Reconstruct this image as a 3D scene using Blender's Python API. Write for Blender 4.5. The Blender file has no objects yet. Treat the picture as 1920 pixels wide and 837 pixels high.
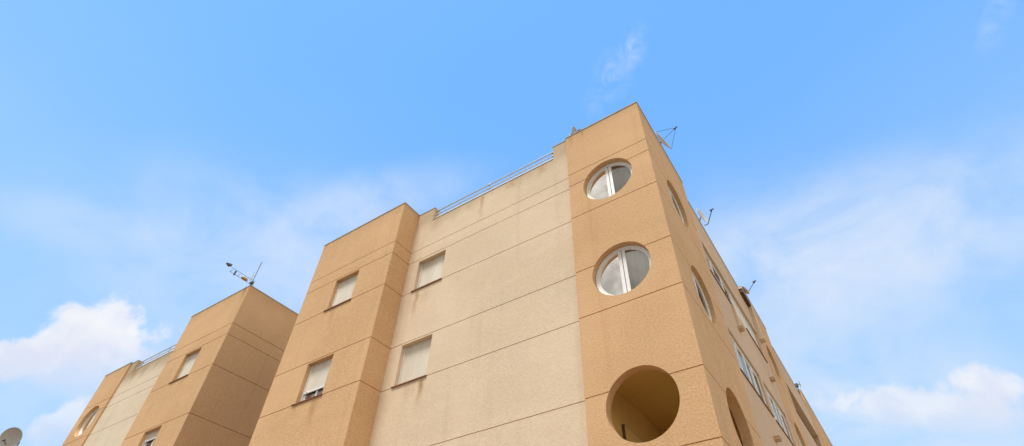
import bpy, bmesh, math, random
from mathutils import Vector, Matrix

random.seed(7)
SC = bpy.context.scene
COL = SC.collection
R = math.radians

# ---------------------------------------------------------------- heights and plan (metres)
HEAD = [12.18, 9.235, 6.235, 3.24]          # joint lines at the window heads
SILL = [10.975, 8.0, 5.01, 2.0]             # joint lines at the window sills
BAND = 12.64                                # joint under the parapet
TOP = 14.33                                 # parapet of the ochre volumes
LOW = 13.45                                 # parapet of the cream bays on the side street
SK = 0.0085                                 # the side street runs half a degree off square
MIR = -27.74                                # second block is the mirror image: x -> MIR - x

# ---------------------------------------------------------------- node helpers
class NT:
    def __init__(s, tree):
        s.t = tree; s.n = tree.nodes; s.l = tree.links
    def node(s, typ, **kw):
        x = s.n.new(typ)
        for k, v in kw.items(): setattr(x, k, v)
        return x
    def link(s, a, b): s.l.new(a, b)
    def val(s, sock, v):
        if isinstance(v, bpy.types.NodeSocket): s.l.new(v, sock)
        else: sock.default_value = v
    def math(s, op, a, b=0.0, c=None, clamp=False):
        x = s.node('ShaderNodeMath', operation=op); x.use_clamp = clamp
        s.val(x.inputs[0], a); s.val(x.inputs[1], b)
        if c is not None: s.val(x.inputs[2], c)
        return x.outputs[0]
    def vmath(s, op, a, b=(0, 0, 0)):
        x = s.node('ShaderNodeVectorMath', operation=op)
        s.val(x.inputs[0], a); s.val(x.inputs[1], b)
        return x.outputs['Value'] if op == 'DOT_PRODUCT' else x.outputs[0]
    def ramp(s, v, a, b, lo=0.0, hi=1.0, smooth=True):
        x = s.node('ShaderNodeMapRange'); x.interpolation_type = 'SMOOTHSTEP' if smooth else 'LINEAR'
        s.val(x.inputs[0], v)
        for i, q in enumerate((a, b, lo, hi)): x.inputs[i + 1].default_value = q
        return x.outputs[0]
    def noise(s, vec, scale, detail=4, rough=0.5, dist=0.0):
        x = s.node('ShaderNodeTexNoise'); s.val(x.inputs['Vector'], vec)
        x.inputs['Scale'].default_value = scale; x.inputs['Detail'].default_value = detail
        x.inputs['Roughness'].default_value = rough; x.inputs['Distortion'].default_value = dist
        return x.outputs['Fac']
    def mix(s, f, a, b, mode='MIX'):
        x = s.node('ShaderNodeMix', data_type='RGBA', blend_type=mode)
        s.val(x.inputs[0], f)
        s.val(x.inputs[6], a if not isinstance(a, tuple) else (*a, 1)[:4]); s.val(x.inputs[7], b if not isinstance(b, tuple) else (*b, 1)[:4])
        return x.outputs[2]
    def scale_vec(s, vec, sc):
        x = s.node('ShaderNodeMapping'); s.val(x.inputs[0], vec); x.inputs['Scale'].default_value = sc
        return x.outputs[0]

def new_mat(name):
    m = bpy.data.materials.new(name); m.use_nodes = True
    n = NT(m.node_tree); b = m.node_tree.nodes['Principled BSDF']
    return m, n, b

def simple(name, col, rough=0.6, metal=0.0, var=0.08, scale=6.0, spec=0.4):
    m, n, b = new_mat(name)
    tc = n.node('ShaderNodeTexCoord')
    f = n.noise(tc.outputs['Object'], scale, 5, 0.6)
    d = tuple(max(0, c * (1 - var * 2)) for c in col); l = tuple(min(1, c * (1 + var)) for c in col)
    n.link(n.mix(f, d, l), b.inputs['Base Color'])
    b.inputs['Roughness'].default_value = rough; b.inputs['Metallic'].default_value = metal
    b.inputs['Specular IOR Level'].default_value = spec
    return m

def stucco(name, col, dark, stains, top_dirt, grain=1.0, streak_col=(0.36, 0.17, 0.05), grime_z=13.25):
    """sprayed granular render: coloured grit, trowel blotches, rust runs under sills, grime under the coping"""
    m, n, b = new_mat(name)
    tc = n.node('ShaderNodeTexCoord'); P = tc.outputs['Object']
    sep = n.node('ShaderNodeSeparateXYZ'); n.link(P, sep.inputs[0])
    X, Y, Z = sep.outputs
    g1 = n.noise(P, 23, 3, 0.75); g2 = n.noise(P, 60, 2, 0.7)
    blot = n.noise(P, 1.1, 6, 0.6, 0.4); blot2 = n.noise(P, 0.28, 4, 0.55)
    gg = n.math('ADD', n.math('MULTIPLY', g1, 0.6), n.math('MULTIPLY', g2, 0.4))
    c = n.mix(n.ramp(gg, 0.37, 0.60, 0, 1), dark, col)
    c = n.mix(n.math('MULTIPLY', n.ramp(blot, 0.36, 0.7), 0.22), c, tuple(x * 0.78 for x in col))
    c = n.mix(n.math('MULTIPLY', n.ramp(blot2, 0.42, 0.62), 0.3), c, tuple(min(1, x * 1.16) for x in col))
    lift = n.noise(n.scale_vec(P, (0.22, 0.22, 1.1)), 1.0, 5, 0.6, 0.3)
    c = n.mix(n.math('MULTIPLY', n.ramp(lift, 0.40, 0.62), 0.22), c, tuple(x * y for x, y in zip(col, (0.80, 0.76, 0.70))))
    pat = n.noise(n.scale_vec(P, (0.7, 0.7, 0.45)), 1.0, 2, 0.4)
    c = n.mix(n.math('MULTIPLY', n.ramp(pat, 0.60, 0.64), 0.14), c, tuple(min(1, x * 1.12) for x in col))
    # vertical rain streaks
    sv = n.scale_vec(P, (3.2, 3.2, 0.16)); st = n.noise(sv, 1.0, 5, 0.6)
    c = n.mix(n.math('MULTIPLY', n.ramp(st, 0.52, 0.75), 0.20), c, tuple(x * 0.72 for x in dark))
    # grime under the copings
    gn = n.noise(n.scale_vec(P, (1.6, 1.6, 0.7)), 1.0, 6, 0.65)
    gz = n.ramp(n.math('ADD', Z, n.math('MULTIPLY', n.math('SUBTRACT', gn, 0.5), 1.1)), grime_z, grime_z + 0.75)
    c = n.mix(n.math('MULTIPLY', gz, top_dirt), c, tuple(x * y for x, y in zip(dark, (0.66, 0.62, 0.55))))
    # rust and dirt runs below single points
    for (sx, sz, w, ln, k) in stains:
        wob = n.math('MULTIPLY', n.math('SUBTRACT', n.noise(P, 5.0, 3), 0.5), w * 1.6)
        dx = n.math('ABSOLUTE', n.math('ADD', n.math('SUBTRACT', X, sx), wob))
        mx = n.ramp(dx, 0.0, w, 1, 0)
        dz = n.math('SUBTRACT', sz, Z)
        mz = n.math('MULTIPLY', n.ramp(dz, -0.03, 0.05), n.ramp(dz, 0.1, ln, 1, 0))
        fr = n.math('LESS_THAN', Y, 0.4)
        f = n.math('MULTIPLY', n.math('MULTIPLY', mx, mz), n.math('MULTIPLY', n.ramp(st, 0.25, 0.6, 0.5, 1), k))
        c = n.mix(n.math('MULTIPLY', f, fr), c, streak_col)
    n.link(c, b.inputs['Base Color'])
    b.inputs['Roughness'].default_value = 0.92; b.inputs['Specular IOR Level'].default_value = 0.12
    bump = n.node('ShaderNodeBump'); bump.inputs['Strength'].default_value = 0.55 * grain; bump.inputs['Distance'].default_value = 0.02
    hh = n.math('ADD', gg, n.math('MULTIPLY', blot, 0.35))
    n.link(hh, bump.inputs['Height']); n.link(bump.outputs[0], b.inputs['Normal'])
    return m

# x, z_top, half width, length, strength
ochre_stains = [(-10.02, 10.94, 0.16, 0.9, 0.30), (-9.55, 7.96, 0.16, 1.0, 0.55), (-1.72, 14.28, 0.035, 0.22, 0.9),
                (-10.3, 7.96, 0.1, 0.5, 0.25), (-2.1, 14.3, 0.12, 0.7, 0.3), (-17.6, 10.94, 0.15, 0.8, 0.2)]
cream_stains = [(-7.35, 10.92, 0.12, 1.2, 0.6), (-6.62, 7.95, 0.13, 0.8, 0.75), (-5.3, 13.7, 0.13, 1.3, 0.5), (-7.0, 10.92, 0.2, 0.8, 0.18),
                (-7.1, 13.7, 0.25, 0.7, 0.35), (-4.2, 13.72, 0.3, 0.4, 0.45), (-3.1, 13.72, 0.25, 0.5, 0.35), (-7.0, 7.95, 0.3, 0.7, 0.15)]
M_ochre = stucco('ochre_stucco', (0.70, 0.455, 0.25), (0.54, 0.322, 0.157), ochre_stains, 0.24, grime_z=13.75)
M_cream = stucco('cream_stucco', (0.745, 0.60, 0.43), (0.65, 0.505, 0.35), cream_stains, 0.62, grime_z=13.2)
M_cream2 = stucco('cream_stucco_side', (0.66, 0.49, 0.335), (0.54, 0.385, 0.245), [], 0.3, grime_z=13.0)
M_cream3 = stucco('cream_stucco_weathered', (0.76, 0.645, 0.48), (0.66, 0.54, 0.385), [(-24.7, 13.75, 0.6, 0.6, 0.5)], 0.95, grime_z=12.95)
M_inside = stucco('loggia_plaster', (0.86, 0.62, 0.22), (0.80, 0.56, 0.18), [], 0.0, 0.5)
M_coping = simple('coping_concrete', (0.45, 0.41, 0.35), 0.85, 0, 0.25, 3.0, 0.2)
M_sill = simple('terracotta_sill', (0.27, 0.115, 0.055), 0.7, 0, 0.2, 9.0)
M_white = simple('white_aluminium', (0.86, 0.85, 0.82), 0.38, 0, 0.04, 4.0, 0.5)
M_rail = simple('painted_rail', (0.58, 0.59, 0.60), 0.45, 0.2, 0.12, 8.0)
M_grey = simple('dish_grey', (0.50, 0.48, 0.43), 0.55, 0, 0.14, 14.0)
M_pale = simple('dish_pale', (0.66, 0.68, 0.69), 0.5, 0, 0.06, 14.0)
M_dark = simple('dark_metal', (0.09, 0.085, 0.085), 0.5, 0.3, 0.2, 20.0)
M_galv = simple('galvanised_steel', (0.33, 0.33, 0.34), 0.45, 0.6, 0.15, 20.0)
M_yellow = simple('yellow_plastic', (0.50, 0.27, 0.05), 0.5, 0, 0.15, 20.0)
M_brown = simple('brown_shade', (0.13, 0.06, 0.028), 0.7, 0, 0.25, 6.0)  # shade colour for the box at the side roof edge
M_door = simple('door_paint', (0.16, 0.10, 0.045), 0.6, 0, 0.1, 4.0)
M_roof = simple('roof_gravel', (0.28, 0.25, 0.22), 0.95, 0, 0.2, 8.0)

def shutter_mat():
    m, n, b = new_mat('roller_shutter')
    tc = n.node('ShaderNodeTexCoord'); P = tc.outputs['Object']
    sep = n.node('ShaderNodeSeparateXYZ'); n.link(P, sep.inputs[0])
    w = n.math('FRACT', n.math('DIVIDE', sep.outputs[2], 0.048))
    h = n.math('SUBTRACT', 1.0, n.math('POWER', n.math('ABSOLUTE', n.math('SUBTRACT', n.math('MULTIPLY', w, 2.0), 1.0)), 6.0))
    dirt = n.noise(n.scale_vec(P, (2.5, 2.5, 0.7)), 1.0, 5, 0.6)
    c = n.mix(n.ramp(dirt, 0.3, 0.75), (0.80, 0.74, 0.62), (0.66, 0.59, 0.47))
    c = n.mix(n.ramp(w, 0.0, 0.14, 0.30, 0.0), c, (0.33, 0.28, 0.21))
    n.link(c, b.inputs['Base Color']); b.inputs['Roughness'].default_value = 0.55
    bp = n.node('ShaderNodeBump'); bp.inputs['Strength'].default_value = 0.5; bp.inputs['Distance'].default_value = 0.01
    n.link(h, bp.inputs['Height']); n.link(bp.outputs[0], b.inputs['Normal'])
    return m
M_shutter = shutter_mat()

def glass_mat(name, fk, base):
    m, n, b = new_mat(name)
    b.inputs['Base Color'].default_value = (0.012, 0.013, 0.014, 1); b.inputs['Roughness'].default_value = 0.02
    b.inputs['Specular IOR Level'].default_value = 0.75
    tc = n.node('ShaderNodeTexCoord')
    bp = n.node('ShaderNodeBump'); bp.inputs['Strength'].default_value = 0.05; bp.inputs['Distance'].default_value = 0.02
    n.link(n.noise(tc.outputs['Object'], 1.8, 2), bp.inputs['Height']); n.link(bp.outputs[0], b.inputs['Normal'])
    out = n.n['Material Output']
    tr = n.node('ShaderNodeBsdfTransparent'); tr.inputs[0].default_value = (0.82, 0.85, 0.83, 1)
    gl = n.node('ShaderNodeBsdfGlossy'); gl.inputs['Roughness'].default_value = 0.015; gl.inputs['Color'].default_value = (0.93, 0.90, 0.85, 1)
    n.link(bp.outputs[0], gl.inputs['Normal'])
    fr = n.node('ShaderNodeFresnel'); fr.inputs[0].default_value = 1.75
    n.link(bp.outputs[0], fr.inputs['Normal'])
    k = n.math('ADD', n.math('MULTIPLY', fr.outputs[0], fk), base, clamp=True)
    mx = n.node('ShaderNodeMixShader'); n.link(k, mx.inputs[0]); n.link(tr.outputs[0], mx.inputs[1]); n.link(gl.outputs[0], mx.inputs[2])
    n.link(mx.outputs[0], out.inputs[0])
    return m
M_glass = glass_mat('window_glass', 0.85, 0.24)
M_glass_strip = glass_mat('strip_window_glass', 0.5, 0.08)
M_glass_dim = glass_mat('low_reflection_glass', 0.12, 0.02)  # reflection turned down in the material to keep the side round panes dark

def curtain_mat(name, c1, c2):
    m, n, b = new_mat(name)
    tc = n.node('ShaderNodeTexCoord')
    f = n.noise(n.scale_vec(tc.outputs['Object'], (16, 16, 0.6)), 1.0, 3, 0.6)
    n.link(n.mix(n.ramp(f, 0.35, 0.65), c1, c2), b.inputs['Base Color']); b.inputs['Roughness'].default_value = 0.9
    return m
M_curt = curtain_mat('net_curtain', (0.42, 0.41, 0.38), (0.66, 0.64, 0.59))
M_curt2 = curtain_mat('linen_curtain', (0.62, 0.58, 0.50), (0.78, 0.73, 0.64))
M_room = simple('dim_room', (0.035, 0.03, 0.026), 0.9, 0, 0.2, 2.0)

# ---------------------------------------------------------------- mesh helpers
def obj(name, bm, mat, parent=None, label=None, smooth=False):
    me = bpy.data.meshes.new(name)
    bmesh.ops.recalc_face_normals(bm, faces=bm.faces)
    bm.to_mesh(me); bm.free()
    if smooth:
        for p in me.polygons: p.use_smooth = True
    me.materials.append(mat)
    o = bpy.data.objects.new(name, me); COL.objects.link(o)
    attach(o, parent)
    if label: o['label'] = label
    return o

def world_loc(o):
    v = Vector(o.location); p = o.parent
    while p: v = v + Vector(p.location); p = p.parent
    return v

def attach(o, parent):
    """parents keep their own base point; every shape is modelled at its true place"""
    if parent is None: return
    o.parent = parent
    base = Vector((0, 0, 0)); p = parent
    while p and p.type == 'EMPTY': base = Vector(p.location); break
    if parent.type == 'EMPTY': o.matrix_parent_inverse = Matrix.Translation(-base)

def thing(name, label, cat, loc, group=None):
    o = bpy.data.objects.new(name, None); COL.objects.link(o); o.empty_display_size = 0.3
    o.location = loc; o['label'] = label; o['category'] = cat
    if group: o['group'] = group
    return o

def add_prism(bm, poly, z0, z1):
    a = [bm.verts.new((x, y, z0)) for x, y in poly]; b = [bm.verts.new((x, y, z1)) for x, y in poly]
    n = len(poly)
    bm.faces.new(a[::-1]); bm.faces.new(b)
    for i in range(n): bm.faces.new((a[i], a[(i + 1) % n], b[(i + 1) % n], b[i]))

def add_box(bm, x0, x1, y0, y1, z0, z1):
    add_prism(bm, [(x0, y0), (x1, y0), (x1, y1), (x0, y1)], z0, z1)

def add_tube(bm, pts, r, seg=8, cap=True):
    pts = [Vector(p) for p in pts]; rings = []
    for i, p in enumerate(pts):
        d = (pts[min(i + 1, len(pts) - 1)] - pts[max(i - 1, 0)]).normalized()
        a = d.orthogonal().normalized() if i == 0 else (rings_a - d * rings_a.dot(d)).normalized()
        rings_a = a; c = d.cross(a)
        rr = r[i] if isinstance(r, (list, tuple)) else r
        rings.append([bm.verts.new(p + (a * math.cos(2 * math.pi * k / seg) + c * math.sin(2 * math.pi * k / seg)) * rr) for k in range(seg)])
    for u, v in zip(rings, rings[1:]):
        for k in range(seg): bm.faces.new((u[k], u[(k + 1) % seg], v[(k + 1) % seg], v[k]))
    if cap: bm.faces.new(rings[0][::-1]); bm.faces.new(rings[-1])

def add_lathe(bm, prof, origin, ax, seg=64, closed=False):
    """prof: list of (radius, height along ax)"""
    ax = Vector(ax).normalized(); o = Vector(origin); a = ax.orthogonal().normalized(); c = ax.cross(a)
    rings = []
    for r, h in prof:
        if r < 1e-6: rings.append([bm.verts.new(o + ax * h)]); continue
        rings.append([bm.verts.new(o + ax * h + (a * math.cos(2 * math.pi * k / seg) + c * math.sin(2 * math.pi * k / seg)) * r) for k in range(seg)])
    pairs = list(zip(rings, rings[1:])) + ([(rings[-1], rings[0])] if closed else [])
    for u, v in pairs:
        for k in range(seg):
            q = (k + 1) % seg
            if len(u) == 1: bm.faces.new((u[0], v[k], v[q]))
            elif len(v) == 1: bm.faces.new((u[k], u[q], v[0]))
            else: bm.faces.new((u[k], u[q], v[q], v[k]))

def add_cyl(bm, origin, ax, r, h0, h1, seg=72):
    add_lathe(bm, [(0, h0), (r, h0), (r, h1), (0, h1)], origin, ax, seg)

def cut(o, *cutters):
    """subtract solids (each a bmesh of disjoint pieces) one after the other"""
    for cb in cutters:
        bmesh.ops.recalc_face_normals(cb, faces=cb.faces)
        me = bpy.data.meshes.new('cut'); cb.to_mesh(me); cb.free()
        c = bpy.data.objects.new('cut', me); COL.objects.link(c)
        md = o.modifiers.new('b', 'BOOLEAN'); md.operation = 'DIFFERENCE'; md.solver = 'EXACT'; md.object = c
        dg = bpy.context.evaluated_depsgraph_get(); dg.update()
        new = bpy.data.meshes.new_from_object(o.evaluated_get(dg), depsgraph=dg)
        o.modifiers.clear(); old = o.data; o.data = new; new.name = o.name
        bpy.data.meshes.remove(old); bpy.data.objects.remove(c); bpy.data.meshes.remove(me)
    return o

def B(): return bmesh.new()

# mirrored block support: F maps plan x of block one to block two
def mx(x, mir): return MIR - x if mir else x
def xb(bm, x0, x1, y0, y1, z0, z1, mir):
    a, b = mx(x0, mir), mx(x1, mir); add_box(bm, min(a, b), max(a, b), y0, y1, z0, z1)

JW, JD = 0.0105, 0.018                           # half width and depth of the shadow joints
def front_joints(x0, x1, y, zs, mir):
    bm = B()
    for z in zs: xb(bm, x0, x1, y - 0.2, y + JD, z - JW, z + JW, mir)
    return bm
def side_joints(y0, y1, x, zs, mir, skew=0.0, sgn=1):
    bm = B()
    for z in zs:
        pts = [(mx(x - skew * y0 - sgn * JD, mir), y0), (mx(x - skew * y0 + sgn * 0.2, mir), y0), (mx(x - skew * y1 + sgn * 0.2, mir), y1), (mx(x - skew * y1 - sgn * JD, mir), y1)]
        add_prism(bm, pts, z - JW, z + JW)
    return bm
ALL = [BAND] + HEAD + SILL

# ---------------------------------------------------------------- windows
def rect_window(parent, x0, x1, y, z0, z1, mir, drop, sill_over=0.05):
    """roller-shutter window in a reveal of depth 0.16 on a wall facing -y; drop = share of the opening the shutter covers"""
    x0, x1 = sorted((mx(x0, mir), mx(x1, mir))); yf = y + 0.15
    bm = B(); t = 0.045
    for a in ((x0, x0 + t, z0, z1), (x1 - t, x1, z0, z1), (x0 + t, x1 - t, z1 - t, z1), (x0 + t, x1 - t, z0, z0 + t)):
        add_box(bm, a[0], a[1], yf + 0.012, yf + 0.07, a[2], a[3])
    xm = (x0 + x1) / 2
    if drop < 1:
        add_box(bm, xm - 0.035, xm + 0.035, yf + 0.025, yf + 0.06, z0 + t, z1 - t)
        for sgn, xa in ((1, x0 + t), (-1, x1 - t)):
            add_box(bm, min(xa, xa + sgn * 0.04), max(xa, xa + sgn * 0.04), yf + 0.03, yf + 0.055, z0 + t, z1 - t)
        add_box(bm, x0 + t + 0.04, xm - 0.035, yf + 0.03, yf + 0.055, z0 + t, z0 + t + 0.04); add_box(bm, xm + 0.035, x1 - t - 0.04, yf + 0.03, yf + 0.055, z0 + t, z0 + t + 0.04)
    w = obj('window', bm, M_white, parent)
    for xa in (x0, x1 - 0.028):
        bm = B(); add_box(bm, xa, xa + 0.028, yf - 0.035, yf + 0.010, z0, z1); obj('guide_rail', bm, M_white, w)
    zb = z1 - (z1 - z0) * drop
    bm = B(); add_box(bm, x0 + 0.03, x1 - 0.03, yf - 0.014, yf + 0.004, zb + 0.05, z1); obj('shutter', bm, M_shutter, w)
    bm = B(); add_box(bm, x0 + 0.03, x1 - 0.03, yf - 0.022, yf + 0.008, zb, zb + 0.047)
    if drop < 1:
        for xs in (x0 + 0.16, x1 - 0.16): add_cyl(bm, (xs, yf - 0.022, zb + 0.024), (0, -1, 0), 0.018, 0.0, 0.03, 12)
    obj('shutter_bar', bm, M_white, w)
    if drop < 1:
        for a, b in ((x0 + t + 0.04, xm - 0.035), (xm + 0.035, x1 - t - 0.04)):
            bm = B(); add_box(bm, a, b, yf + 0.042, yf + 0.048, z0 + t + 0.04, z1 - t); obj('pane', bm, M_glass, w)
        bm = B(); add_box(bm, x0, x1, yf + 0.40, yf + 0.41, z0, z1); obj('room_interior', bm, M_room, w)
    bm = B(); add_box(bm, x0 - sill_over, x1 + sill_over * 0.4, y - 0.034, y - 0.002, z0 - 0.014, z0 + 0.012)
    add_box(bm, x0 + 0.002, x1 - 0.002, y - 0.002, yf + 0.07, z0 + 0.001, z0 + 0.013)
    obj('sill', bm, M_sill, w)
    return w

def round_window(parent, c, n, t, r, curt, f0=0.15, glass=None):
    """round aluminium window: c centre on the wall face, n outward normal, t horizontal tangent"""
    c = Vector(c); n = Vector(n).normalized(); t = Vector(t).normalized(); up = Vector((0, 0, 1))
    inw = -n
    bm = B(); add_lathe(bm, [(r - 0.003, f0), (r - 0.003, f0 + 0.07), (r - 0.055, f0 + 0.07), (r - 0.055, f0 - 0.004), (r - 0.012, f0 - 0.012)], c, inw, 72, True)
    w = obj('round_window', bm, M_white, parent)
    ri = r - 0.057
    for sgn in (-1, 1):                         # two half-round sashes: a bent frame and its glass
        bm = B(); N = 36; off = 0.009
        a0 = math.asin(off / ri)
        angs = [(-math.pi / 2 + a0) + (math.pi - 2 * a0) * k / N for k in range(N + 1)]
        outer = [(math.cos(a) * ri, math.sin(a) * ri) for a in angs]
        ii = ri - 0.04; off2 = off + 0.075; a2 = math.asin(off2 / ii)
        angs2 = [(-math.pi / 2 + a2) + (math.pi - 2 * a2) * k / N for k in range(N + 1)]
        inner = [(math.cos(a) * ii, math.sin(a) * ii) for a in angs2]
        def P(q, d): return c + t * (q[0] * sgn) + up * q[1] + inw * d
        vo = [[bm.verts.new(P(q, d)) for q in outer] for d in (f0 + 0.012, f0 + 0.055)]
        vi = [[bm.verts.new(P(q, d)) for q in inner] for d in (f0 + 0.012, f0 + 0.055)]
        M = N + 1
        for k in range(M):
            j = (k + 1) % M
            bm.faces.new((vo[0][k], vo[0][j], vi[0][j], vi[0][k])); bm.faces.new((vo[1][k], vo[1][j], vi[1][j], vi[1][k]))
            bm.faces.new((vo[0][k], vo[0][j], vo[1][j], vo[1][k])); bm.faces.new((vi[0][k], vi[0][j], vi[1][j], vi[1][k]))
        obj('sash', bm, M_white, w)
        bm = B(); bm.faces.new([bm.verts.new(P((q[0] * 0.995, q[1] * 0.995), f0 + (0.018 if glass else 0.034))) for q in inner]); obj('pane', bm, glass or M_glass, w)
    if curt:
        bm = B(); K = 60; cols = []
        rr = r - 0.03
        for k in range(K + 1):
            x = -rr + 2 * rr * k / K; h = math.sqrt(max(0.0001, rr * rr - x * x))
            d = f0 + 0.20 + 0.025 * math.sin(k * 1.1) + 0.012 * math.sin(k * 2.7 + 1)
            cols.append([bm.verts.new(c + t * x + up * (h * s) + inw * d) for s in (-1, -0.5, 0, 0.5, 1)])
        for k, (u, v) in enumerate(zip(cols, cols[1:])):
            if curt is M_curt and 0.10 < k / K < 0.42: continue
            for i in range(4): bm.faces.new((u[i], v[i], v[i + 1], u[i + 1]))
        obj('curtain', bm, curt, w, smooth=True)
    bm = B(); add_cyl(bm, c, inw, r - 0.004, f0 + 0.42, f0 + 0.43); obj('room_interior', bm, M_room, w)
    return w

def side_point(y, out, z): return Vector((-SK * y + out, y, z))
SN = Vector((1, SK, 0)).normalized(); ST = Vector((-SK, 1, 0)).normalized()

def side_box(bm, y0, y1, o0, o1, z0, z1):
    """box on the side-street facade: o = distance out from the wall plane"""
    add_prism(bm, [(-SK * y0 + o0, y0), (-SK * y0 + o1, y0), (-SK * y1 + o1, y1), (-SK * y1 + o0, y1)], z0, z1)

def strip_window(parent, y0, y1, z0, z1, n, dep=0.14, shut=None, sills=((None, None),), dark=False):
    """run of white sliding sashes on the side street; each n-th field has its own sash"""
    bm = B(); t = 0.07; f = -dep
    side_box(bm, y0, y1, f - 0.07, f, z0, z0 + t); side_box(bm, y0, y1, f - 0.07, f, z1 - t, z1)
    w = (y1 - y0) / n
    for k in range(n + 1):
        yc = y0 + k * w; a, b = max(y0, yc - t / 2), min(y1, yc + t / 2)
        side_box(bm, a, b, f - 0.068, f - 0.002, z0 + t, z1 - t)
    win = obj('strip_window', bm, M_white, parent)
    for k in range(n):
        a, b = y0 + k * w + t / 2, y0 + (k + 1) * w - t / 2
        if shut and k in shut:
            bm = B(); side_box(bm, a, b, f - 0.045, f - 0.02, z0 + t, z1 - t); obj('shutter', bm, M_shutter, win); continue
        bm = B(); s = 0.045; o = f - (0.015 if k % 2 else 0.035)
        side_box(bm, a, a + s, o - 0.02, o, z0 + t, z1 - t); side_box(bm, b - s, b, o - 0.02, o, z0 + t, z1 - t)
        side_box(bm, a + s, b - s, o - 0.02, o, z0 + t, z0 + t + s); side_box(bm, a + s, b - s, o - 0.02, o, z1 - t - s, z1 - t)
        sa = obj('sash', bm, M_white, win)
        bm = B(); side_box(bm, a + s, a + s + 0.05, o - 0.012, o + 0.004, z0 + t + s, z1 - t - s); obj('shadow_gap', bm, M_dark, win)  # dark strip standing in for the shaded gap beside the stile
        a += 0.05
        bm = B(); side_box(bm, a + s, b - s, o - 0.007, o - 0.002, z0 + t + s, z1 - t - s); obj('pane', bm, M_glass_strip, win)
    bm = B(); side_box(bm, y0, y1, f - 0.36, f - 0.35, z0, z1); obj('room_interior', bm, M_room if dark else M_curt, win)
    for a, b in sills:
        bm = B(); side_box(bm, a if a is not None else y0 - 0.04, b if b is not None else y1 + 0.04, -dep, 0.03, z0 - 0.02, z0 + 0.006)
        obj('sill', bm, M_sill, win)
    return win

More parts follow.
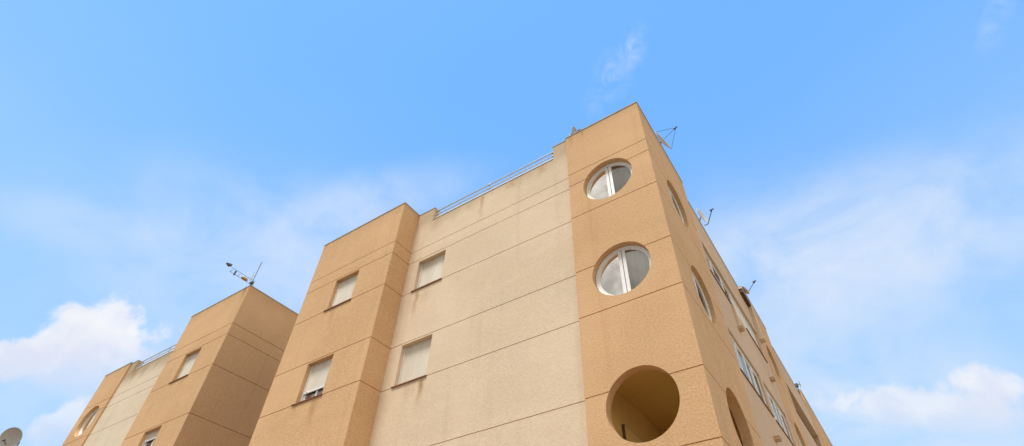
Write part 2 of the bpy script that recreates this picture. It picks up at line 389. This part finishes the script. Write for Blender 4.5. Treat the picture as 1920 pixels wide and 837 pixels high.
# ---------------------------------------------------------------- an apartment block
def block(mir, label):
    X = lambda x: mx(x, mir)
    b = thing('apartment_block', label, 'building', (X(-5.9), 6.0, 0.0))
    s = -1 if mir else 1
    depth = 29.0 if not mir else 14.0
    # --- corner tower
    bm = B(); add_prism(bm, [(X(0), 0), (X(-2.2624), 0), (X(-2.2624), 3.45), (X(-SK * 3.45), 3.45)], 0, TOP)
    ct = obj('corner_tower', bm, M_ochre, b, 'ochre stucco corner tower with round windows')
    cut(ct, front_joints(-2.6, 0.3, 0.0, ALL, mir), side_joints(-0.3, 3.6, 0.0, ALL, mir, SK))
    bm = B(); xb(bm, -2.06, -0.24, 0.2, 3.25, 13.3, 15, mir)
    xb(bm, -2.06, -0.22, 0.2, 3.25, 4.95, 6.80, mir); cut(ct, bm)
    bm = B()
    for z in (11.84, 8.9): add_cyl(bm, (X(-1.18), -0.05, z), (0, 1, 0), 0.68, 0, 0.66)
    add_cyl(bm, (X(-1.18), -0.05, 5.88), (0, 1, 0), 0.68, 0, 0.5)
    cut(ct, bm)
    if not mir:
        bm = B()
        for z in (11.84, 8.86): add_cyl(bm, side_point(1.80, 0.05, z), -SN, 0.70, 0, 0.66)
        add_cyl(bm, side_point(1.80, 0.05, 5.86), -SN, 0.70, 0, 0.5)
        cut(ct, bm)
    bm = B(); xb(bm, -2.27, 0.015, -0.015, 0.215, TOP, TOP + 0.035, mir)
    add_prism(bm, [(X(-0.23), 0.215), (X(0.015), 0.215), (X(0.015 - SK * 3.45), 3.46), (X(-0.26), 3.46)], TOP, TOP + 0.035)
    xb(bm, -2.27, -2.05, 0.215, 3.46, TOP, TOP + 0.035, mir); obj('coping', bm, M_coping, b)
    for z, cu in ((11.84, M_curt), (8.9, M_curt2)):
        round_window(b, (X(-1.18), 0, z), (0, -1, 0), (1, 0, 0), 0.68, cu)
        if not mir: round_window(b, side_point(1.80, 0, z if z > 10 else 8.86), SN, ST, 0.70, None, 0.115, M_glass_dim)
    if not mir:                                  # loggia behind the open round holes
        bm = B(); e = 0.004
        add_box(bm, -2.06 + e, -2.06 + 0.02, 0.2 + e, 3.25 - e, 4.95 + e, 6.80 - e); add_box(bm, -2.04 + e, -0.24, 3.23, 3.25 - e, 4.95 + e, 6.80 - e)
        add_box(bm, -2.04 + e, -0.24, 0.2 + e, 3.226, 6.78, 6.80 - e)
        obj('loggia_lining', bm, M_inside, b, 'ochre plaster lining inside the open round loggia')
        bm = B(); add_box(bm, -2.035, -1.99, 1.03, 2.0, 4.97, 6.09)
        d = obj('loggia_door', bm, M_door, b); bm = B(); add_box(bm, -1.99, -1.975, 1.06, 1.94, 4.97, 6.065); obj('door_panel', bm, M_inside, d)
    # --- cream front between the towers
    bm = B(); yc = 0.0656; xb(bm, -7.97, -2.2624, yc, 4.0, 0, TOP, mir)
    cf = obj('front_wall', bm, M_cream3 if mir else M_cream, b, 'cream stucco front wall with roof railing')
    bm = B(); xb(bm, -7.29, -2.74, -0.5, 0.5, 13.765, 15, mir); xb(bm, -7.79, -2.44, 0.30, 3.8, 13.2, 15.2, mir)
    c1 = B(); xb(c1, -7.79, -2.44, 0.30, 3.8, 13.2, 15.2, mir); c2 = B(); xb(c2, -7.29, -2.74, -0.5, 0.7, 13.765, 15, mir); bm.free()
    cut(cf, c1, c2, front_joints(-8.2, -2.0, yc, ALL, mir))
    bm = B()
    wins = [(-7.53, -6.49, SILL[0], HEAD[0] - 0.09), (-7.53, -6.49, SILL[1], HEAD[1] - 0.05)]
    for (a, c, z0, z1) in wins: xb(bm, a, c, -0.3, yc + 0.30, z0, z1, mir)
    cut(cf, bm)
    for (a, c, z0, z1) in wins: rect_window(b, a, c, yc, z0, z1, mir, 1.0, 0.07)
    bm = B(); xb(bm, -7.285, -2.745, yc - 0.012, 0.302, 13.765, 13.795, mir)
    xb(bm, -7.96, -7.275, yc - 0.012, 0.312, TOP, TOP + 0.03, mir); xb(bm, -2.755, -2.27, yc - 0.012, 0.312, TOP, TOP + 0.03, mir); obj('coping', bm, M_coping, b)
    # --- railing on the low parapet
    bm = B(); y = 0.17
    add_tube(bm, [(X(-7.29), y, 14.25), (X(-2.74), y, 14.25)], 0.024, 10)
    rl = obj('railing', bm, M_rail, b)
    bm = B(); add_tube(bm, [(X(-7.29), y, 14.08), (X(-2.74), y, 14.08)], 0.020, 10); obj('rail', bm, M_rail, rl)
    bm = B(); xb(bm, -7.288, -2.742, y - 0.015, y + 0.015, 13.82, 13.965, mir); obj('rail_board', bm, M_white, rl)
    for px_ in (-7.2, -5.15, -2.83):
        bm = B(); add_tube(bm, [(X(px_), y + 0.03, 13.79), (X(px_), y + 0.03, 14.30 if px_ != -5.15 else 14.36)], 0.018, 8); obj('rail_post', bm, M_rail, rl)
    # --- projecting stair tower
    yd = -0.641; xl, xr = -11.79, -7.97
    bm = B(); xb(bm, xl, xr, yd, 4.0, 0, TOP, mir); tw = obj('projecting_tower', bm, M_ochre, b, 'ochre stucco tower standing proud of the cream wall')
    cut(tw, front_joints(xl - 0.3, xr + 0.3, yd, ALL, mir), side_joints(-1.2, 0.07 if True else 0, xr, ALL, mir, 0, 1), side_joints(-1.2, 4.2, xl, ALL, mir, 0, -1))
    ws = [(-10.34, -9.33, SILL[0], HEAD[0] - 0.06), (-10.34, -9.33, SILL[1], HEAD[1] - 0.05)]
    c1 = B(); xb(c1, xl + 0.2, xr - 0.2, yd + 0.2, 3.8, 13.3, 15, mir); bm = B()
    for (a, c, z0, z1) in ws: xb(bm, a, c, yd - 0.3, yd + 0.62, z0, z1, mir)
    cut(tw, c1, bm)
    rect_window(b, *ws[0][:2], yd, *ws[0][2:], mir, 1.0, 0.1)
    rect_window(b, *ws[1][:2], yd, *ws[1][2:], mir, 0.72 if not mir else 0.26, 0.1)
    bm = B(); e = 0.015
    xb(bm, xl - e, xr + e, yd - e, yd + 0.215, TOP, TOP + 0.035, mir); xb(bm, xl - e, xl + 0.215, yd + 0.215, 4.0, TOP, TOP + 0.035, mir); xb(bm, xr - 0.215, xr + e, yd + 0.215, 4.0, TOP, TOP + 0.035, mir)
    obj('coping', bm, M_coping, b)
    # --- rear mass and side street
    if mir:
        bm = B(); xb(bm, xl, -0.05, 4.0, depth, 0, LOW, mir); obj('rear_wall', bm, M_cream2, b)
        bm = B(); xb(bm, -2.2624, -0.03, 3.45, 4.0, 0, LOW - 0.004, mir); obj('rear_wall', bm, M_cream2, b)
        return b
    def volume(name, y0, y1, z, mat, lab, joints):
        bm = B(); add_prism(bm, [(-SK * y0, y0), (xl + 0.006, y0), (xl + 0.006, y1), (-SK * y1, y1)], 0, z)
        o = obj(name, bm, mat, b, lab)
        if joints: cut(o, side_joints(y0 - 0.2, y1 + 0.2, 0.0, ALL, False, SK))
        bm = B(); add_prism(bm, [(-SK * y0 - 0.2, y0 + 0.2), (xl + 0.2, y0 + 0.2), (xl + 0.2, y1 - 0.2), (-SK * y1 - 0.2, y1 - 0.2)], z - 0.7, z + 1); cut(o, bm)
        bm = B(); side_box(bm, y0 + 0.002, y1 - 0.002, -0.215, 0.015, z, z + 0.03); obj('coping', bm, M_coping, b)
        return o
    # first cream bay
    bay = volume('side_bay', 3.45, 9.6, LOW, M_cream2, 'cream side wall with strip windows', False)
    bm = B()
    side_box(bm, 3.62, 9.18, -0.52, 0.3, 10.85, 12.0); side_box(bm, 3.55, 6.32, -0.52, 0.3, 7.85, 9.03); side_box(bm, 6.66, 9.2, -0.52, 0.3, 7.85, 9.03)
    side_box(bm, 3.7, 9.2, -1.3, 0.3, 4.0, 6.1)
    cut(bay, bm)
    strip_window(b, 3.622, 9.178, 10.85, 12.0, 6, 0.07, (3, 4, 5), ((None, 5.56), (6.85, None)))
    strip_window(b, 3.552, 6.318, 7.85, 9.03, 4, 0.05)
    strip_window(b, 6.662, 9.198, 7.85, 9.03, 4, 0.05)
    # second ochre strip
    st = volume('side_strip', 9.6, 13.0, TOP - 0.02, M_ochre, 'ochre stucco strip with round openings on the side street', True)
    bm = B()
    for z in (11.84, 8.86, 5.86): add_cyl(bm, side_point(11.3, 0.05, z), -SN, 0.70, 0, 0.66)
    cut(st, bm)
    for z in (11.84, 8.86): round_window(b, side_point(11.3, 0, z), SN, ST, 0.70, None, 0.115, M_glass_dim)
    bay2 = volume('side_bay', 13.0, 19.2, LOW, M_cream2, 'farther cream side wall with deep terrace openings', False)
    bm = B()
    for z0, z1 in ((10.75, 11.95), (7.75, 9.0), (4.75, 6.0)): side_box(bm, 13.15, 19.05, -0.95, 0.3, z0, z1)
    cut(bay2, bm)
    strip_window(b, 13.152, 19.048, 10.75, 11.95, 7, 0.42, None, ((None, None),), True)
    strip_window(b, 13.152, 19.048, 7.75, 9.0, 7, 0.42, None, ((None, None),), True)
    volume('side_strip', 19.2, 29.0, TOP - 0.02, M_ochre, 'farthest ochre stucco strip of the side street', True)
    # small boxes, pier and an added slab with its shade box on the side street
    for (y0, z0) in ((5.25, 9.93), (5.25, 6.86), (8.45, 9.88), (8.45, 6.80)):
        bm = B(); side_box(bm, y0, y0 + 0.24, 0.0, 0.13, z0, z0 + 0.05); side_box(bm, y0 - 0.015, y0 + 0.255, 0.002, 0.14, z0 + 0.05, z0 + 0.065); obj('outlet_box', bm, M_cream2, b)
    bm = B(); side_box(bm, 5.32, 5.50, 0.0, 0.06, 9.998, 10.80); obj('pilaster', bm, M_cream2, b)
    bm = B(); side_box(bm, 9.36, 9.60, 0.001, 0.13, 11.95, 13.30); side_box(bm, 9.33, 9.63, 0.0, 0.17, 11.80, 11.95); obj('downpipe_casing', bm, M_cream, b)
    bm = B(); side_box(bm, 8.35, 9.58, 0.002, 0.13, 13.36, 13.395); cn = obj('roof_slab', bm, M_white, b)  # slab added as a lid over the brown shade box
    bm = B(); side_box(bm, 8.37, 9.56, 0.004, 0.12, 13.20, 13.357); obj('shade_box', bm, M_brown, cn)  # dark brown box stands in for a shaded stretch of roof edge
    return b

b1 = block(False, 'corner apartment block of ochre and cream stucco with round windows at its corner')
b2 = block(True, 'second apartment block behind the first at lower left, with aerial on its ochre tower')

# ---------------------------------------------------------------- dishes and aerials
CR = Vector((0.8389, 0.5443, 0.003)); CU = Vector((0.385, -0.5972, 0.7037)); CF = Vector((-0.3849, 0.5891, 0.7105))   # street directions used only to aim the dishes

def dish(name, label, c, n, dia, feed, base, arms, mat, group, foot_r=0.02, cup=0.14, arm_r=0.010, lnb=0.028):
    """c reflector centre, n axis, feed = LNB point, base = foot of the mast on the roof; arms: lists of points"""
    t = thing(name, label, 'satellite dish', base, group)
    c = Vector(c); n = Vector(n).normalized(); r = dia / 2; bm = B(); K = 8
    prof = [(r * k / K, cup * dia * (k / K) ** 2) for k in range(K + 1)]
    prof += [(r + 0.008, cup * dia + 0.004), (r + 0.008, cup * dia - 0.012)] + [(r * k / K, cup * dia * (k / K) ** 2 - 0.012) for k in range(K, -1, -1)]
    add_lathe(bm, prof, c - n * cup * dia * 0.5, n, 48)
    obj('reflector', bm, mat, t, smooth=True)
    for a in arms:
        bm = B(); add_tube(bm, a, arm_r, 8); obj('feed_arm', bm, M_dark, t)
    fd = Vector(feed); bm = B()
    d = (c - fd).normalized(); add_lathe(bm, [(0, -0.05), (lnb * 0.8, -0.05), (lnb * 0.8, 0.02), (lnb * 1.25, 0.045), (lnb * 1.25, 0.075), (0, 0.075)], fd, d, 16)
    obj('receiver', bm, M_dark, t)
    back = c - n * (cup * dia * 0.5 + 0.02)
    bm = B(); add_tube(bm, [base, (base[0], base[1], back.z - 0.02)], foot_r, 10); obj('mast', bm, M_galv, t)
    bm = B(); add_tube(bm, [back + n * 0.015, Vector((base[0], base[1], back.z - 0.06))], foot_r * 1.2, 8)
    add_lathe(bm, [(0, 0), (0.06, 0), (0.06, 0.01), (0, 0.01)], Vector(base), (0, 0, 1), 16); obj('bracket', bm, M_galv, t)
    return t
G = 'satellite dishes on the roofs'
# large dish on the corner tower
c = Vector((-0.09, 2.6, 15.60)); n = (CR * 0.70 + CU * 0.66 - CF * 0.31).normalized(); f = Vector((0.43, 2.57, 15.91))
p = [c + (CR * -0.66 + CU * 0.62).normalized() * 0.0 + v * 0.36 for v in (n.cross(CF).normalized(), -n.cross(CF).normalized(), (CF - n * CF.dot(n)).normalized())]
dish('satellite_dish', 'large dish on three thin struts at the top corner of the ochre tower', c, n, 0.78, f, (-0.42, 2.55, 13.3), [[q + n * 0.05, f] for q in p], M_grey, G, 0.03, 0.12, 0.006, 0.03)
# pale dish on the first cream bay
c = Vector((0.02, 4.86, 14.03)); f = Vector((0.38, 4.93, 14.19)); n = (CR * 0.72 + CU * 0.62 - CF * 0.42).normalized()
lo = Vector((-0.03, 5.1, 13.83)); k = Vector((0.10, 5.12, 13.85))
dish('satellite_dish', 'pale dish with bent dark feed arm on the cream parapet of the side street', c, n, 0.56, f, (-0.13, 5.0, 12.75), [[lo, (lo + k) / 2 - Vector((0, 0, 0.03)), k, Vector((0.16, 5.08, 13.94)), f]], M_pale, G, 0.02, 0.1, 0.014, 0.03)
# far dish beside the added roof slab
c = Vector((-0.05, 9.88, 14.31)); f = Vector((0.41, 9.89, 14.54)); n = (CR * 0.75 + CU * 0.62 + CF * 0.12).normalized()
dish('satellite_dish', 'small dish with straight thin feed arm midway down the side street roof', c, n, 0.42, f, (-0.28, 9.9, 13.6), [[Vector((0.0, 9.99, 14.2)), f]], M_pale, G, 0.02, 0.1, 0.012, 0.04)
# little dish behind the corner-tower parapet
c = Vector((-2.03, 0.12, 14.62)); n = (CR * 0.78 - CF * 0.42 + CU * 0.25).normalized()
dish('satellite_dish', 'little grey dish peeping over the parapet where cream wall meets ochre tower', c, n, 0.34, c + n * 0.2, (-2.16, 0.10, 14.365), [[c - Vector((0, 0, 0.13)), c + n * 0.2]], M_grey, G, 0.016, 0.2, 0.008, 0.025)
# dish of the neighbouring roof, lower left
c = Vector((-32.23, -0.78, 12.11)); n = (-CF * 0.80 - CR * 0.12 + CU * 0.58).normalized(); n = (-CF * 0.86 + CU * 0.42 + CR * 0.16).normalized()
f = c - CF * 0.35 + CU * 0.03 - CR * 0.02; lo = c + (-CR * 0.20 - CU * 0.36)
dish('satellite_dish', 'round grey dish with black feed arm standing alone at bottom left', c, n, 0.92, f, (-32.4, -0.35, 11.0), [[lo, f]], M_grey, G, 0.03, 0.12, 0.016, 0.035)

# television aerial on the second block's tower
t = thing('television_aerial', 'long television aerial on a short mast at the apex of the far ochre tower', 'aerial', (-16.22, -0.52, TOP + 0.035))
X0, Y0 = -16.22, -0.52
bm = B(); add_tube(bm, [(X0, Y0, TOP + 0.035), (X0, Y0, 15.75)], 0.02, 10); obj('mast', bm, M_galv, t)
for dz, y1 in ((14.80, -1.64), (14.60, -1.45)):
    bm = B(); add_tube(bm, [(X0 - 0.02, Y0 + 0.12, dz), (X0 - 0.02, y1, dz)], 0.009, 8); obj('boom', bm, M_galv, t)
for y_, h in ((-1.42, 0.0), (-1.26, 0.10), (-1.1, 0.0)):
    bm = B(); add_tube(bm, [(X0 - 0.13, y_, 14.66), (X0 + 0.09, y_, 14.66)], 0.007, 6)
    if h: add_box(bm, X0 - 0.05, X0 + 0.01, y_ - 0.02, y_ + 0.02, 14.66 - h, 14.66 + h)
    obj('element', bm, M_dark, t)
bm = B(); add_prism(bm, [(X0 - 0.02, -1.72), (X0 + 0.07, -1.52), (X0 - 0.10, -1.56)], 14.79, 14.87); obj('director', bm, M_dark, t)
bm = B(); add_lathe(bm, [(0, -0.14), (0.04, -0.12), (0.065, -0.04), (0.07, 0.05), (0.04, 0.12), (0, 0.14)], (X0 - 0.02, -0.84, 14.66), (0, 1, 0), 16); obj('dipole_box', bm, M_yellow, t, smooth=True)
bm = B(); add_tube(bm, [(X0 - 0.1, Y0 - 0.05, 14.68), (X0 - 0.1, Y0 - 0.05, 15.25)], 0.008, 6); obj('whip', bm, M_galv, t)
bm = B(); add_box(bm, X0 - 0.07, X0 + 0.07, Y0 - 0.05, Y0 + 0.05, 14.60, 14.70); obj('clamp', bm, M_dark, t)

# small aerial far down the side street
t = thing('rooftop_aerial', 'tiny dark aerial on a short mast at the far end of the side street roof', 'aerial', (-0.14, 17.9, LOW + 0.03))
bm = B(); add_tube(bm, [(-0.14, 17.9, LOW + 0.03), (-0.14, 17.9, 14.05)], 0.022, 8); obj('mast', bm, M_dark, t)
bm = B(); add_tube(bm, [(-0.30, 17.78, 14.0), (0.02, 18.02, 14.0)], 0.012, 8); obj('boom', bm, M_dark, t)
for q in (-0.12, 0.12):
    bm = B(); add_tube(bm, [(-0.14 + q * 1.1, 17.9 + q * 0.8, 13.86), (-0.14 + q * 1.1, 17.9 + q * 0.8, 14.16)], 0.012, 6); obj('element', bm, M_dark, t)
bm = B(); add_box(bm, -0.2, -0.08, 17.84, 17.96, 13.88, 14.03); obj('clamp', bm, M_dark, t)

# low neighbour that carries the left dish (its roof stays just under the picture)
t = thing('neighbour_house', 'low cream house beyond the second block, under the lone dish', 'house', (-36.0, 3.0, 0))
bm = B(); add_box(bm, -41, -31.6, -1.0, 8.0, 0, 10.9); w = obj('wall', bm, M_cream2, t)
bm = B(); add_box(bm, -41.1, -31.5, -1.1, 8.1, 10.9, 11.0); obj('roof', bm, M_roof, t)

# ---------------------------------------------------------------- ground
def struct(name, bm, m):
    o = obj(name, bm, m); o['kind'] = 'structure'; return o
M_ground = simple('dry_ground', (0.24, 0.19, 0.13), 0.95, 0, 0.15, 0.6, 0.1)
M_pave = simple('pavement_slabs', (0.46, 0.30, 0.17), 0.9, 0, 0.12, 2.0, 0.2)
M_asph = simple('asphalt', (0.06, 0.06, 0.06), 0.9, 0, 0.2, 9.0, 0.2)
bm = B(); bm.faces.new([bm.verts.new(v) for v in ((-3000, -3000, -0.16), (3000, -3000, -0.16), (3000, 3000, -0.16), (-3000, 3000, -0.16))]); struct('ground', bm, M_ground)
bm = B(); add_box(bm, -60, 3.2, -4.5, 40, -0.2, -0.004); struct('pavement', bm, M_pave)
bm = B(); bm.faces.new([bm.verts.new(v) for v in ((-60, -13, -0.15), (14, -13, -0.15), (14, -4.5, -0.15), (-60, -4.5, -0.15))]); struct('road', bm, M_asph)

# ---------------------------------------------------------------- sky and sun
SUN_EL, SUN_AZ = R(67), R(190)               # azimuth clockwise from +y: behind the camera, soft through cloud
w = bpy.data.worlds.new('World'); SC.world = w; w.use_nodes = True
n = NT(w.node_tree); n.n.clear()
out = n.node('ShaderNodeOutputWorld'); bg = n.node('ShaderNodeBackground'); n.link(bg.outputs[0], out.inputs[0])
bg.inputs[1].default_value = 0.10
sky = n.node('ShaderNodeTexSky'); sky.sky_type = 'NISHITA'; sky.sun_disc = False
sky.sun_elevation = SUN_EL; sky.sun_rotation = SUN_AZ; sky.air_density = 1.0; sky.dust_density = 0.6; sky.ozone_density = 1.6; sky.altitude = 50
tc = n.node('ShaderNodeTexCoord'); D = n.vmath('NORMALIZE', tc.outputs['Generated'])
sp = n.node('ShaderNodeSeparateXYZ'); n.link(D, sp.inputs[0])
base = n.node('ShaderNodeHueSaturation'); n.link(sky.outputs[0], base.inputs['Color'])
base.inputs['Saturation'].default_value = 1.27; base.inputs['Value'].default_value = 3.55; base.inputs['Hue'].default_value = 0.493
c = n.mix(0.7, base.outputs[0], (1.72, 4.65, 10.2))
WHITE = (9.3, 9.4, 9.7)
HAZE = (5.1, 7.4, 9.7)
def blob(c0, e1, e2, a, b):
    u = n.math('DIVIDE', n.vmath('DOT_PRODUCT', D, e1), a); v = n.math('DIVIDE', n.vmath('DOT_PRODUCT', D, e2), b)
    r = n.math('SQRT', n.math('ADD', n.math('MULTIPLY', u, u), n.math('MULTIPLY', v, v)))
    r = n.math('ADD', r, n.math('MULTIPLY', n.math('LESS_THAN', n.vmath('DOT_PRODUCT', D, c0), 0.2), 9.0))
    return r, u, v
fb = n.noise(D, 16.0, 9, 0.56, 0.25); fb2 = n.noise(D, 22.0, 7, 0.5, 0.2); fbl = n.noise(D, 3.2, 6, 0.55, 0.6)
fs = n.noise(n.scale_vec(D, (5.0, 6.0, 9.0)), 1.0, 9, 0.55, 0.35)
fw = n.noise(D, 26.0, 8, 0.62, 0.6)
# milky haze toward the horizon
c = n.mix(n.math('MULTIPLY', n.ramp(sp.outputs[2], 0.20, 0.90, 1, 0.05), n.ramp(fbl, 0.25, 0.75, 0.68, 0.92)), c, HAZE)
BL = {
 'hazeR': ((0.1645, 0.8066, 0.5678), (0.9862, -0.1268, -0.1061), (0.142, -0.5893, 0.7954), 0.40, 0.14, 0.95),
 'hazeR2': ((-0.0276, 0.8385, 0.5442), (0.9449, 0.1991, -0.2597), (0.3846, -0.4939, 0.7798), 0.28, 0.22, 0.85),
 'hazeL': ((-0.7525, 0.2709, 0.6003), (0.46, 0.8686, 0.184), (0.4434, -0.4662, 0.7655), 0.30, 0.15, 0.60),
 'hazeLL': ((-0.7369, 0.4006, 0.5445), (0.5948, 0.7673, 0.2396), (0.2851, -0.5467, 0.7873), 0.30, 0.15, 0.65),
 'hazeL2': ((-0.8334, 0.1057, 0.5424), (0.1955, 0.9745, 0.1098), (0.4766, -0.3606, 0.8018), 0.13, 0.045, 0.40),
 'hBR': ((0.0577, 0.9304, 0.362), (0.9706, 0.0323, -0.2386), (0.4175, -0.3522, 0.8376), 0.27, 0.115, 0.95),
 'hBL': ((-0.9133, 0.2285, 0.337), (0.3306, 0.8997, 0.2852), (0.1613, -0.5578, 0.8142), 0.1461, 0.0779, 0.7),
 'hC': ((-0.5945, 0.3873, 0.7047), (0.7799, 0.4922, 0.3867), (0.2208, -0.7644, 0.6057), 0.242, 0.0672, 0.7),
 'wisp1': ((-0.14, 0.4828, 0.8645), (0.6008, 0.7352, -0.3138), (0.783, -0.4807, 0.3948), 0.042, 0.095, 0.27),
 'wisp2': ((-0.0856, 0.4622, 0.8826), (0.7762, 0.5862, -0.2322), (0.5887, -0.6915, 0.4187), 0.022, 0.045, 0.34),
 'wisp3': ((0.3591, 0.6068, 0.7092), (0.7901, 0.2065, -0.5771), (0.2976, -0.7948, 0.5289), 0.018, 0.05, 0.30),
}
for k, (c0, e1, e2, a, b, s) in BL.items():
    r, u, v = blob(c0, e1, e2, a, b)
    m = n.math('MULTIPLY', n.ramp(r, 0.1, 1.25, 1, 0), n.ramp(fw, 0.36, 0.66) if k[:4] == 'wisp' else n.ramp(fs, 0.18, 0.78))
    c = n.mix(n.math('MULTIPLY', m, s), c, (7.3, 8.2, 9.7))
# cumulus heaps
for (c0, e1, e2, a, b, s, sh) in (
    ((-0.8763, 0.2079, 0.4346), (0.3765, 0.8587, 0.3477), (0.2519, -0.5719, 0.7807), 0.058, 0.066, 0.9, 1.0),
    ((-0.9112, 0.1621, 0.3788), (0.3036, 0.886, 0.3506), (0.2241, -0.5774, 0.7851), 0.075, 0.040, 0.85, 1.0),
    ((-0.8944, 0.2049, 0.3977), (0.349, 0.876, 0.3328), (0.2221, -0.569, 0.7918), 0.100, 0.076, 0.8, 1.0),
    ((-0.9193, 0.239, 0.3126), (0.3261, 0.9076, 0.2643), (0.1362, -0.5527, 0.8222), 0.05, 0.042, 0.6, 1.0),
    ((0.1576, 0.9199, 0.359), (0.9555, -0.0507, -0.2906), (0.4344, -0.3914, 0.8112), 0.055, 0.046, 0.85, 1.0),
    ((0.0827, 0.9309, 0.3557), (0.9965, -0.0749, -0.0365), (0.2541, -0.3652, 0.8956), 0.14, 0.048, 0.65, 1.0)):
    r, u, v = blob(c0, e1, e2, a, b)
    den = n.math('SUBTRACT', n.math('ADD', n.math('MULTIPLY', n.math('SUBTRACT', fb, 0.5), 1.9), 0.92), r)
    m = n.math('MULTIPLY', n.ramp(den, 0.0, 0.42), n.ramp(v, -1.0, 0.15, 0.15, 1))
    lit = n.ramp(n.math('ADD', n.math('MULTIPLY', v, 0.45), n.math('MULTIPLY', fb2, 1.5)), 0.45, 1.15)
    cc = n.mix(lit, (7.5, 7.9, 9.3), (9.3, 9.35, 9.7))
    c = n.mix(n.math('MULTIPLY', m, s), c, cc)
# broken cloud deck behind the viewer, the one that the panes mirror
ov = n.math('MULTIPLY', n.ramp(sp.outputs[1], -0.20, -0.55, 0, 1), n.ramp(sp.outputs[2], 0.0, 0.25))
ovc = n.mix(n.ramp(n.noise(D, 11.0, 8, 0.55, 0.4), 0.34, 0.66), (4.4, 4.3, 4.1), (8.8, 8.5, 8.0))
c = n.mix(ov, c, ovc)
side_fill = n.math('MULTIPLY', n.ramp(sp.outputs[0], 0.46, 0.75), n.ramp(sp.outputs[2], 0.0, 0.2))  # unseen warm cloud bank toward +x, added to fill the side walls
c = n.mix(side_fill, c, n.mix(fbl, (12.5, 11.2, 9.4), (19.0, 17.2, 14.6)))
n.link(c, bg.inputs[0])

L = bpy.data.lights.new('sun', 'SUN'); L.energy = 4.1; L.angle = R(20); L.color = (1.0, 0.965, 0.91)
so = bpy.data.objects.new('sun', L); COL.objects.link(so)
sd = Vector((math.sin(SUN_AZ) * math.cos(SUN_EL), math.cos(SUN_AZ) * math.cos(SUN_EL), math.sin(SUN_EL)))
so.rotation_euler = sd.to_track_quat('Z', 'Y').to_euler(); so.location = sd * 60

# ---------------------------------------------------------------- camera
cam = bpy.data.cameras.new('camera'); co = bpy.data.objects.new('camera', cam); COL.objects.link(co)
r_ = Vector((0.838861604645992, 0.5443363352162717, 0.0030269479794334964)); u_ = Vector((0.3849621131411453, -0.5971675620344786, 0.703700983585856)); f_ = Vector((-0.384857609638494, 0.5891424759912629, 0.7104898051951405))
co.matrix_world = Matrix(((r_.x, u_.x, -f_.x, 1.91291), (r_.y, u_.y, -f_.y, -8.21783), (r_.z, u_.z, -f_.z, 1.6), (0, 0, 0, 1)))
cam.sensor_width = 36; cam.lens = 991.8386 / 1920 * 36
cam.shift_x = (960 - 995.9445) / 1920; cam.shift_y = (417.08 - 418.5) / 1920
cam.clip_start = 0.1; cam.clip_end = 6000
SC.camera = co
SC.view_settings.view_transform = 'Standard'; SC.view_settings.look = 'None'; SC.view_settings.exposure = 0; SC.view_settings.gamma = 1
